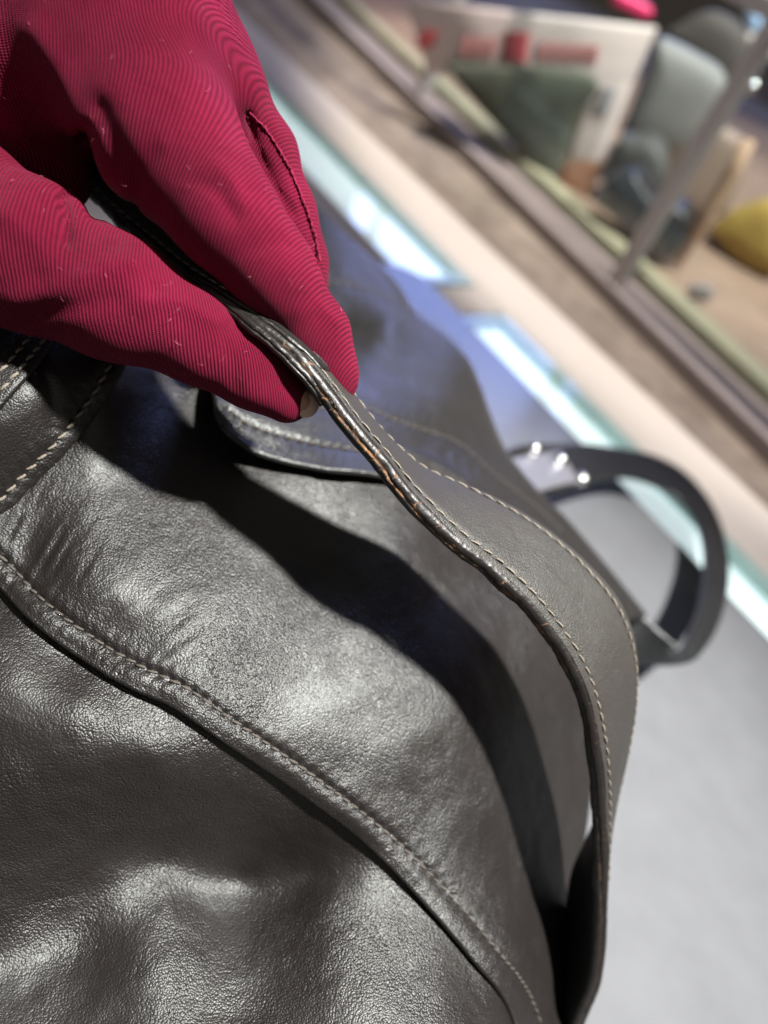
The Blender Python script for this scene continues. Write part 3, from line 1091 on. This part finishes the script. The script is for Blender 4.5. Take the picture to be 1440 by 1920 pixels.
FOLDS = [(.0012, 20, [(20, 560), (110, 540), (200, 500), (255, 490)]), (-.0011, 15, [(30, 600), (120, 580), (230, 560), (290, 545)]), (.0010, 17, [(250, 560), (330, 560), (400, 600)]),
         (.0010, 24, [(10, 400), (70, 450), (100, 500)]), (-.0012, 20, [(190, 200), (215, 260), (240, 320)]), (.0010, 26, [(60, 60), (110, 140), (130, 220)]), (-.0010, 24, [(10, 150), (60, 220), (80, 280)]),
         (.0008, 14, [(395, 300), (430, 330), (455, 380)]), (-.0008, 12, [(370, 340), (410, 360), (440, 410)]), (-.0007, 10, [(470, 470), (520, 450), (560, 470)]), (.0007, 10, [(560, 590), (600, 570), (630, 600)]), (-.0006, 8, [(420, 640), (440, 690), (445, 730)])]


def surface_nets(f, lo, hi, h):
    n = np.ceil((hi - lo) / h).astype(int) + 1
    ax = [lo[i] + h * np.arange(n[i]) for i in range(3)]
    S = np.empty(n, np.float32)
    for i in range(n[0]):
        yy, zz = np.meshgrid(ax[1], ax[2], indexing='ij')
        P = np.stack([np.full(yy.size, ax[0][i]), yy.ravel(), zz.ravel()], 1)
        S[i] = f(P).reshape(yy.shape)
    ins = S < 0
    c = np.array([[i, j, k] for i in (0, 1) for j in (0, 1) for k in (0, 1)])
    sub = [ins[a:n[0] - 1 + a, b:n[1] - 1 + b, d:n[2] - 1 + d] for a, b, d in c]
    tot = sum(s.astype(np.int8) for s in sub)
    act = (tot > 0) & (tot < 8)
    idx = np.argwhere(act)
    vid = np.full(act.shape, -1, np.int64); vid[act] = np.arange(len(idx))
    acc = np.zeros((len(idx), 3)); cnt = np.zeros(len(idx))
    for a in range(8):
        for b in range(a + 1, 8):
            if np.abs(c[a] - c[b]).sum() != 1:
                continue
            pa = idx + c[a]; pb = idx + c[b]
            va = S[pa[:, 0], pa[:, 1], pa[:, 2]]; vb = S[pb[:, 0], pb[:, 1], pb[:, 2]]
            m = (va < 0) != (vb < 0)
            t = np.where(m, va / np.where(m, va - vb, 1), 0)
            p = c[a] + (c[b] - c[a]) * t[:, None]
            acc[m] += p[m]; cnt[m] += 1
    V = lo + (idx + acc / cnt[:, None]) * h
    F = []
    for axis in range(3):
        o1, o2 = [(1, 2), (2, 0), (0, 1)][axis]
        sl0 = [slice(None)] * 3; sl1 = [slice(None)] * 3
        sl0[axis] = slice(0, n[axis] - 1); sl1[axis] = slice(1, n[axis])
        A = ins[tuple(sl0)]; Bq = ins[tuple(sl1)]
        e = np.argwhere(A != Bq)
        ok = (e[:, o1] > 0) & (e[:, o2] > 0) & (e[:, o1] < n[o1] - 1) & (e[:, o2] < n[o2] - 1)
        e = e[ok]
        s = A[e[:, 0], e[:, 1], e[:, 2]]
        quad = []
        for d1, d2 in ((0, 0), (-1, 0), (-1, -1), (0, -1)):
            q = e.copy(); q[:, o1] += d1; q[:, o2] += d2
            quad.append(vid[q[:, 0], q[:, 1], q[:, 2]])
        q = np.stack(quad, 1)
        q[~s] = q[~s][:, ::-1]
        F.append(q)
    return V, np.vstack(F)


allp = np.array([p for ch in CHAINS.values() for b in ch for p in (b[0], b[2])])
lo = np.array([at(-330, 300, .2)[0], allp[:, 1].min(), allp[:, 2].min()]) - .03
hi = allp.max(0) + .035
lo[0] = max(lo[0], allp[:, 0].min() - .01)
V, Fq = surface_nets(hand_sdf, lo, hi, .00105)
# relax a little
Fq = Fq[(Fq >= 0).all(1)]
e = np.vstack([Fq[:, [0, 1]], Fq[:, [1, 2]], Fq[:, [2, 3]], Fq[:, [3, 0]]])
for it in range(2):
    acc = np.zeros_like(V); cnt = np.zeros(len(V))
    np.add.at(acc, e[:, 0], V[e[:, 1]]); np.add.at(cnt, e[:, 0], 1)
    np.add.at(acc, e[:, 1], V[e[:, 0]]); np.add.at(cnt, e[:, 1], 1)
    V = V * .5 + .5 * acc / np.maximum(cnt, 1)[:, None]


def rib_coords(V):
    """knit coordinates: rib = phase across the ribs, course = along them; blended between the bones"""
    U = np.zeros(len(V)); C = np.zeros(len(V)); Wt = np.zeros(len(V))
    for nm, ch in CHAINS.items():
        u0 = c0 = None
        for (a, ra, b, rb, g) in ch:
            gx = np.array(g) / np.hypot(*g)
            ud = CX * gx[0] - CY * gx[1]
            cd = CX * gx[1] + CY * gx[0]
            if u0 is None:
                u0 = a @ CX * 1.0; c0 = a @ CY
            d = cone_sdf(V, a, ra, b, rb)
            w = np.exp(-np.maximum(d, -.002) / .0035)
            U += w * (u0 + (V - a) @ ud); C += w * (c0 + (V - a) @ cd); Wt += w
            u0 = u0 + (b - a) @ ud; c0 = c0 + (b - a) @ cd
    return U / Wt, C / Wt


ribU, ribC = rib_coords(V)
hand = empty("hand", at(np.array(-300.), np.array(-150.), np.array(.19)), "hand in a burgundy ribbed knit glove pinching the leather strap", "hand")
glove = link("glove", V, Fq.tolist(), GLOVE, hand, attrs={"rib": ribU, "course": ribC})


def on_glove(path, step=4, lift=.0):
    """points of the glove surface seen along a pixel path"""
    x, y, dep = to_px(V)
    out = []
    for a, b in spline(path, max(4, int(px_len(np.array(path, float))[-1] / step))):
        m = (x - a) ** 2 + (y - b) ** 2 < 49
        if m.any():
            out.append(at(a, b, dep[m].min() - lift))
    P = np.array(out)
    k = np.array([.25, .5, .25])
    for _ in range(4):
        P[1:-1] = k[0] * P[:-2] + k[1] * P[1:-1] + k[2] * P[2:]
    return P


# the overlocked finger seam, with its ragged thread
sm = on_glove([(468, 212), (492, 235), (520, 275), (548, 325), (572, 385), (590, 440), (600, 490)], 2.5, .0001)
jag = RNG.normal(size=sm.shape) * .00013
seam_rad = .00020 + .00013 * np.abs(RNG.normal(size=len(sm)))
tube("finger_seam", sm + jag, seam_rad, plain("burgundy_seam_thread", (.20, .012, .045), .75, 0, .15, .4, 900, .0002, 3000), glove, 7)

# loose fibres caught in the knit
def lint():
    dep = (V - CPOS) @ FWD
    cand = np.where(dep < .185)[0]
    pick = RNG.choice(cand, 150, replace=False)
    VV, FF = [], []
    for k in pick:
        p = V[k]; out = unit(CPOS - p)
        a = unit(RNG.normal(size=3)); a = unit(a - (a @ out) * out); b = np.cross(out, a)
        L = RNG.uniform(.0004, .0016); cv = RNG.uniform(-1.6, 1.6); r = RNG.uniform(.000025, .00006)
        base = len(VV)
        for i in range(6):
            t = i / 5
            q = p + a * L * t + b * L * cv * t * t + out * (.0003 + .0007 * L / .0016 * math.sin(math.pi * t))
            for j in range(3):
                an = 2 * math.pi * j / 3
                VV.append(q + r * (b * math.cos(an) + out * math.sin(an)))
        for i in range(5):
            for j in range(3):
                m = (j + 1) % 3
                FF.append((base + i * 3 + j, base + i * 3 + m, base + i * 3 + 3 + m, base + i * 3 + 3 + j))
    o = link("lint", VV, FF, plain("pale_lint", (.50, .15, .22), .7, 0, .3), hand)
    tag(o, kind="stuff")


lint()


def ellipsoid(name, c, axes, mat, parent, seg=20, k=14, fn=None):
    V = []; Fc = []
    for i in range(k + 1):
        th = math.pi * i / k
        for j in range(seg):
            p = 2 * math.pi * j / seg
            q = np.array([math.sin(th) * math.cos(p), math.sin(th) * math.sin(p), math.cos(th)])
            V.append(c + axes[0] * q[0] + axes[1] * q[1] + axes[2] * q[2])
    for i in range(k):
        for j in range(seg):
            q = (j + 1) % seg
            Fc.append((i * seg + j, (i + 1) * seg + j, (i + 1) * seg + q, i * seg + q))
    o = link(name, V, Fc, mat, parent)
    fix_normals(o)
    return o


# bare tip of the thumb with its nail, showing through the worn glove tip
ta = unit(at(600, 775, .188) - at(548, 748, .186))
tv = -unit(ray(575, 760)); tv = unit(tv - (tv @ ta) * ta); tb = np.cross(ta, tv)
tc = at(562, 752, .1862)
thumb = ellipsoid("thumb_tip", tc, (ta * .0048, tb * .0040, tv * .0046), SKIN, hand)
ellipsoid("fingernail", at(576, 760, .1838), (ta * .0028, tb * .0030, tv * .0012), NAIL, thumb)

# ---------------------------------------------------------------- the glass case at the back
ANG2 = math.radians(-45.5)
E2 = np.array([math.cos(ANG2), math.sin(ANG2), 0]); N2v = np.array([-E2[1], E2[0], 0])
o2 = on_z(np.array(1150.), np.array(530.))


def e2(e, n, z=0.0):
    return np.array([o2[0], o2[1], 0]) + E2 * e + N2v * n + np.array([0, 0, z])


OLIVE = plain("olive_brass_rail", (.31, .285, .20), .8, 0, .1, .1, 20)
MAUVE = plain("dark_mauve_plinth", (.30, .255, .245), .85, 0, .08, .1, 12)
CASE_FLOOR = plain("brown_case_floor", (.235, .16, .118), .8, 0, .1, .2, 9)
case = empty("glass_case", e2(0, 0, 0), "low glass showcase with steel corner posts and an olive rail behind the counter", "showcase")
box("plinth", e2(-1.2, -.012, -.02), E2, N2v, 3.2, .055, .02, MAUVE, case, .002)
box("rail", e2(-1.2, .045, -.02), E2, N2v, 3.2, .035, .035, OLIVE, case, .004)
box("case_floor", e2(-1.2, .0805, -.02), E2, N2v, 3.2, 1.6, .024, CASE_FLOOR, case)
for ee in (-.505, 0.0, .62):
    box("post", e2(ee - .0085, -.004, .0), E2, N2v, .017, .017, .275, STEEL, case, .002)
box("top_rail", e2(-1.2, -.004, .2755), E2, N2v, 3.2, .017, .017, STEEL, case, .002)
box("glass_pane", e2(-.4945, .001, .016), E2, N2v, .485, .005, .259, GLASS, case)
box("glass_pane", e2(.0095, .001, .016), E2, N2v, .6, .005, .259, GLASS, case)

# things inside the case, blurred by distance
WHITE_CARD = plain("white_card", (.66, .56, .53), .5, 0, .4, .04, 10)
RED_INK = plain("red_print", (.46, .07, .08), .5)
RED_PALE = plain("pale_red_print", (.52, .20, .20), .5)


def upright(px, base):
    """photo directions met by the vertical plane that faces the viewer and stands on base (x, y, z)"""
    b = on_z(np.array(float(base[0])), np.array(float(base[1])), np.array(float(base[2])))
    n = b - CPOS; n[2] = 0; n = unit(n)
    px = np.asarray(px, float)
    r = ray(px[:, 0], px[:, 1])
    d = ((b - CPOS) @ n) / (r @ n)
    return CPOS + d[:, None] * r, n


def quad_panel(name, px, base, mat, parent=None, th=.004, off=0.0):
    """upright board with its four corners in the given photo directions"""
    c, n = upright(px, base)
    c = c - n * off
    t = np.linspace(0, 1, 4)
    A = c[0][None] * (1 - t)[:, None] + c[1][None] * t[:, None]
    B = c[3][None] * (1 - t)[:, None] + c[2][None] * t[:, None]
    G = A[:, None] * (1 - t)[None, :, None] + B[:, None] * t[None, :, None]
    return panel(name, G, th, mat, parent)[0]


sign = empty("price_sign", e2(-.35, .15, 0), "white sign board with a red square emblem standing in the glass case", "sign")
SB = (1068, 350, .006)
quad_panel("board", [(762, 8), (1228, 62), (1185, 160), (800, 130)], SB, WHITE_CARD, sign, .012)
quad_panel("leg", [(1095, 150), (1186, 156), (1130, 302), (1052, 300)], SB, WHITE_CARD, sign, .012, .0003)
quad_panel("foot", [(1048, 300), (1132, 303), (1108, 368), (1034, 338)], SB, plain("copper_brown_board", (.36, .17, .09), .6), sign, .012)
quad_panel("red_square", [(948, 60), (994, 62), (988, 116), (940, 112)], SB, RED_INK, sign, .002, .0022)
quad_panel("red_mark", [(790, 58), (822, 62), (806, 92), (780, 88)], SB, RED_INK, sign, .002, .0022)
for i in range(5):
    x = 1012 + i * 24
    quad_panel("red_mark", [(x, 80 + i * 1.6), (x + 16, 81 + i * 1.6), (x + 10, 112 + i * 1.4), (x - 7, 111 + i * 1.4)], SB, RED_PALE, sign, .002, .0022)
for i in range(3):
    x = 868 + i * 24
    quad_panel("red_mark", [(x, 70 + i), (x + 15, 71 + i), (x + 8, 106 + i), (x - 8, 105 + i)], SB, RED_PALE, sign, .002, .0022)
quad_panel("grey_print", [(1130, 165), (1160, 168), (1140, 212), (1112, 208)], SB, plain("grey_print", (.38, .36, .38), .6), sign, .002, .0027)


def pouch(name, px, base, th, mat, label, cat, parent=None, puff=.02):
    """soft upright bag: outline in photo directions, puffed front and back"""
    pts = spline(px + px[:1], 49)[:-1]
    w, nrm = upright(pts, base)
    c = w.mean(0)
    rings = [(c + (w - c) * k, b) for k, b in ((1, 0), (.97, .35), (.86, .7), (.6, .95), (.25, 1.0), (.02, 1.0))]
    V, Fc = [], []
    n = 48
    for (q, b) in rings[::-1]:
        V += list(q - nrm * (puff * b))
    for (q, b) in rings[1:]:
        V += list(q + nrm * (th + puff * b))
    m = len(rings) * 2 - 1
    for i in range(m - 1):
        for j in range(n):
            k = (j + 1) % n
            Fc.append((i * n + j, i * n + k, (i + 1) * n + k, (i + 1) * n + j))
    Fc.append(tuple(range(n))[::-1]); Fc.append(tuple(range((m - 1) * n, m * n)))
    o = link(name, V, Fc, mat, parent)
    fix_normals(o)
    if label:
        tag(o, label, cat)
    return o


DGREEN = plain("dark_green_felt", (.085, .092, .070), .7, 0, .2, .5, 7)
pouch("green_box", [(830, 120), (1110, 145), (1075, 230), (1035, 345), (960, 270), (880, 180)], (1000, 325, .006), .05, DGREEN, "dark green box behind the white sign in the glass case", "box", puff=.006)
pouch("grey_bag", [(1235, 70), (1300, 100), (1362, 150), (1318, 240), (1250, 290), (1165, 268), (1195, 170)], (1150, 350, .006), .06, plain("grey_leatherette", (.22, .22, .21), .5, 0, .3, .15, 10), "pale grey shiny bag behind the right steel post", "bag")
pouch("charcoal_bag", [(1165, 255), (1235, 265), (1250, 330), (1210, 372), (1140, 345), (1135, 300)], (1160, 395, .006), .05, plain("charcoal_leatherette", (.075, .075, .072), .5, 0, .3), "charcoal bag standing above the small black bag", "bag")
pouch("black_bag", [(1140, 330), (1190, 322), (1235, 372), (1290, 392), (1288, 440), (1248, 492), (1205, 455), (1150, 405), (1118, 375)], (1235, 490, .008), .05, plain("black_leatherette", (.02, .02, .022), .35, 0, .4), "small black glossy bag beside the right steel post", "bag")
pouch("yellow_bag", [(1330, 428), (1380, 392), (1470, 380), (1480, 500), (1430, 512), (1375, 480)], (1430, 515, .008), .05, plain("yellow_leatherette", (.36, .25, .06), .6, 0, .2, .1, 10), "yellow bag at the right edge of the showcase", "bag")
pouch("beige_box", [(1235, 258), (1330, 240), (1400, 290), (1360, 400), (1290, 395), (1225, 330)], (1300, 420, .006), .08, plain("beige_card", (.30, .225, .18), .7), "beige brown carton behind the black bag", "box", puff=.004)
rod, _ = upright([(1404, 262), (1372, 325), (1330, 395), (1268, 492)], (1268, 494, .012))
tube("tan_rod", rod, .0085, plain("tan_wood", (.42, .27, .17), .6), None)
tag(bpy.data.objects["tan_rod"], "slanted tan wooden rod between the black bag and the yellow bag", "rod")
pouch("grey_tag", [(1295, 532), (1335, 540), (1328, 566), (1290, 556)], (1310, 566, .007), .003, plain("grey_tag_card", (.30, .29, .30), .6), "small grey price tag lying on the brown case floor", "tag", puff=.002)
pouch("white_box", [(1378, 60), (1450, 70), (1450, 108), (1400, 100)], (1300, 330, .006), .05, plain("white_box_card", (.66, .60, .57), .5), "white carton at the top corner of the showcase", "box", puff=.004)
pouch("blue_bag", [(1392, -30), (1422, -20), (1428, 40), (1412, 58), (1398, 30)], (1290, 320, .006), .03, plain("light_blue_leatherette", (.38, .58, .86), .3), "light blue purse at the top right corner", "bag")
pouch("pink_shape", [(1148, -20), (1182, -6), (1218, 12), (1222, 28), (1204, 36), (1176, 22), (1146, 6)], (1100, 310, .006), .02, plain("hot_pink", (.90, .03, .16), .3), "hot pink shape above the white sign", "ribbon", puff=.008)  # unidentified hot pink shape
pouch("dark_bag", [(1245, 60), (1330, 20), (1400, 60), (1395, 130), (1350, 160), (1290, 120)], (1200, 330, .006), .06, plain("dark_brown_suede", (.06, .05, .045), .7), "dark brown bag behind the pale grey bag", "bag")
kn, _ = upright([(1405, 160)], (1172, 520, .0))
dome("steel_knob", kn[0], .010, np.array([0, -.6, .8]), CHROME, None)
tag(bpy.data.objects["steel_knob"], "round polished steel knob at the top of the right post", "knob")

# room behind
WALL = plain("brown_shop_wall", (.24, .18, .145), .8, 0, .1, .35, 2.2)
w = box("wall", e2(-4, 2.2, -.9), E2, N2v, 9, .1, 3.4, WALL); tag(w, kind="structure")
fl = box("floor", (-4, -3, -.95), (1, 0, 0), (0, 1, 0), 9, 9, .04, plain("floor_tiles", (.35, .31, .28), .4, 0, .5, .1, 3)); tag(fl, kind="structure")
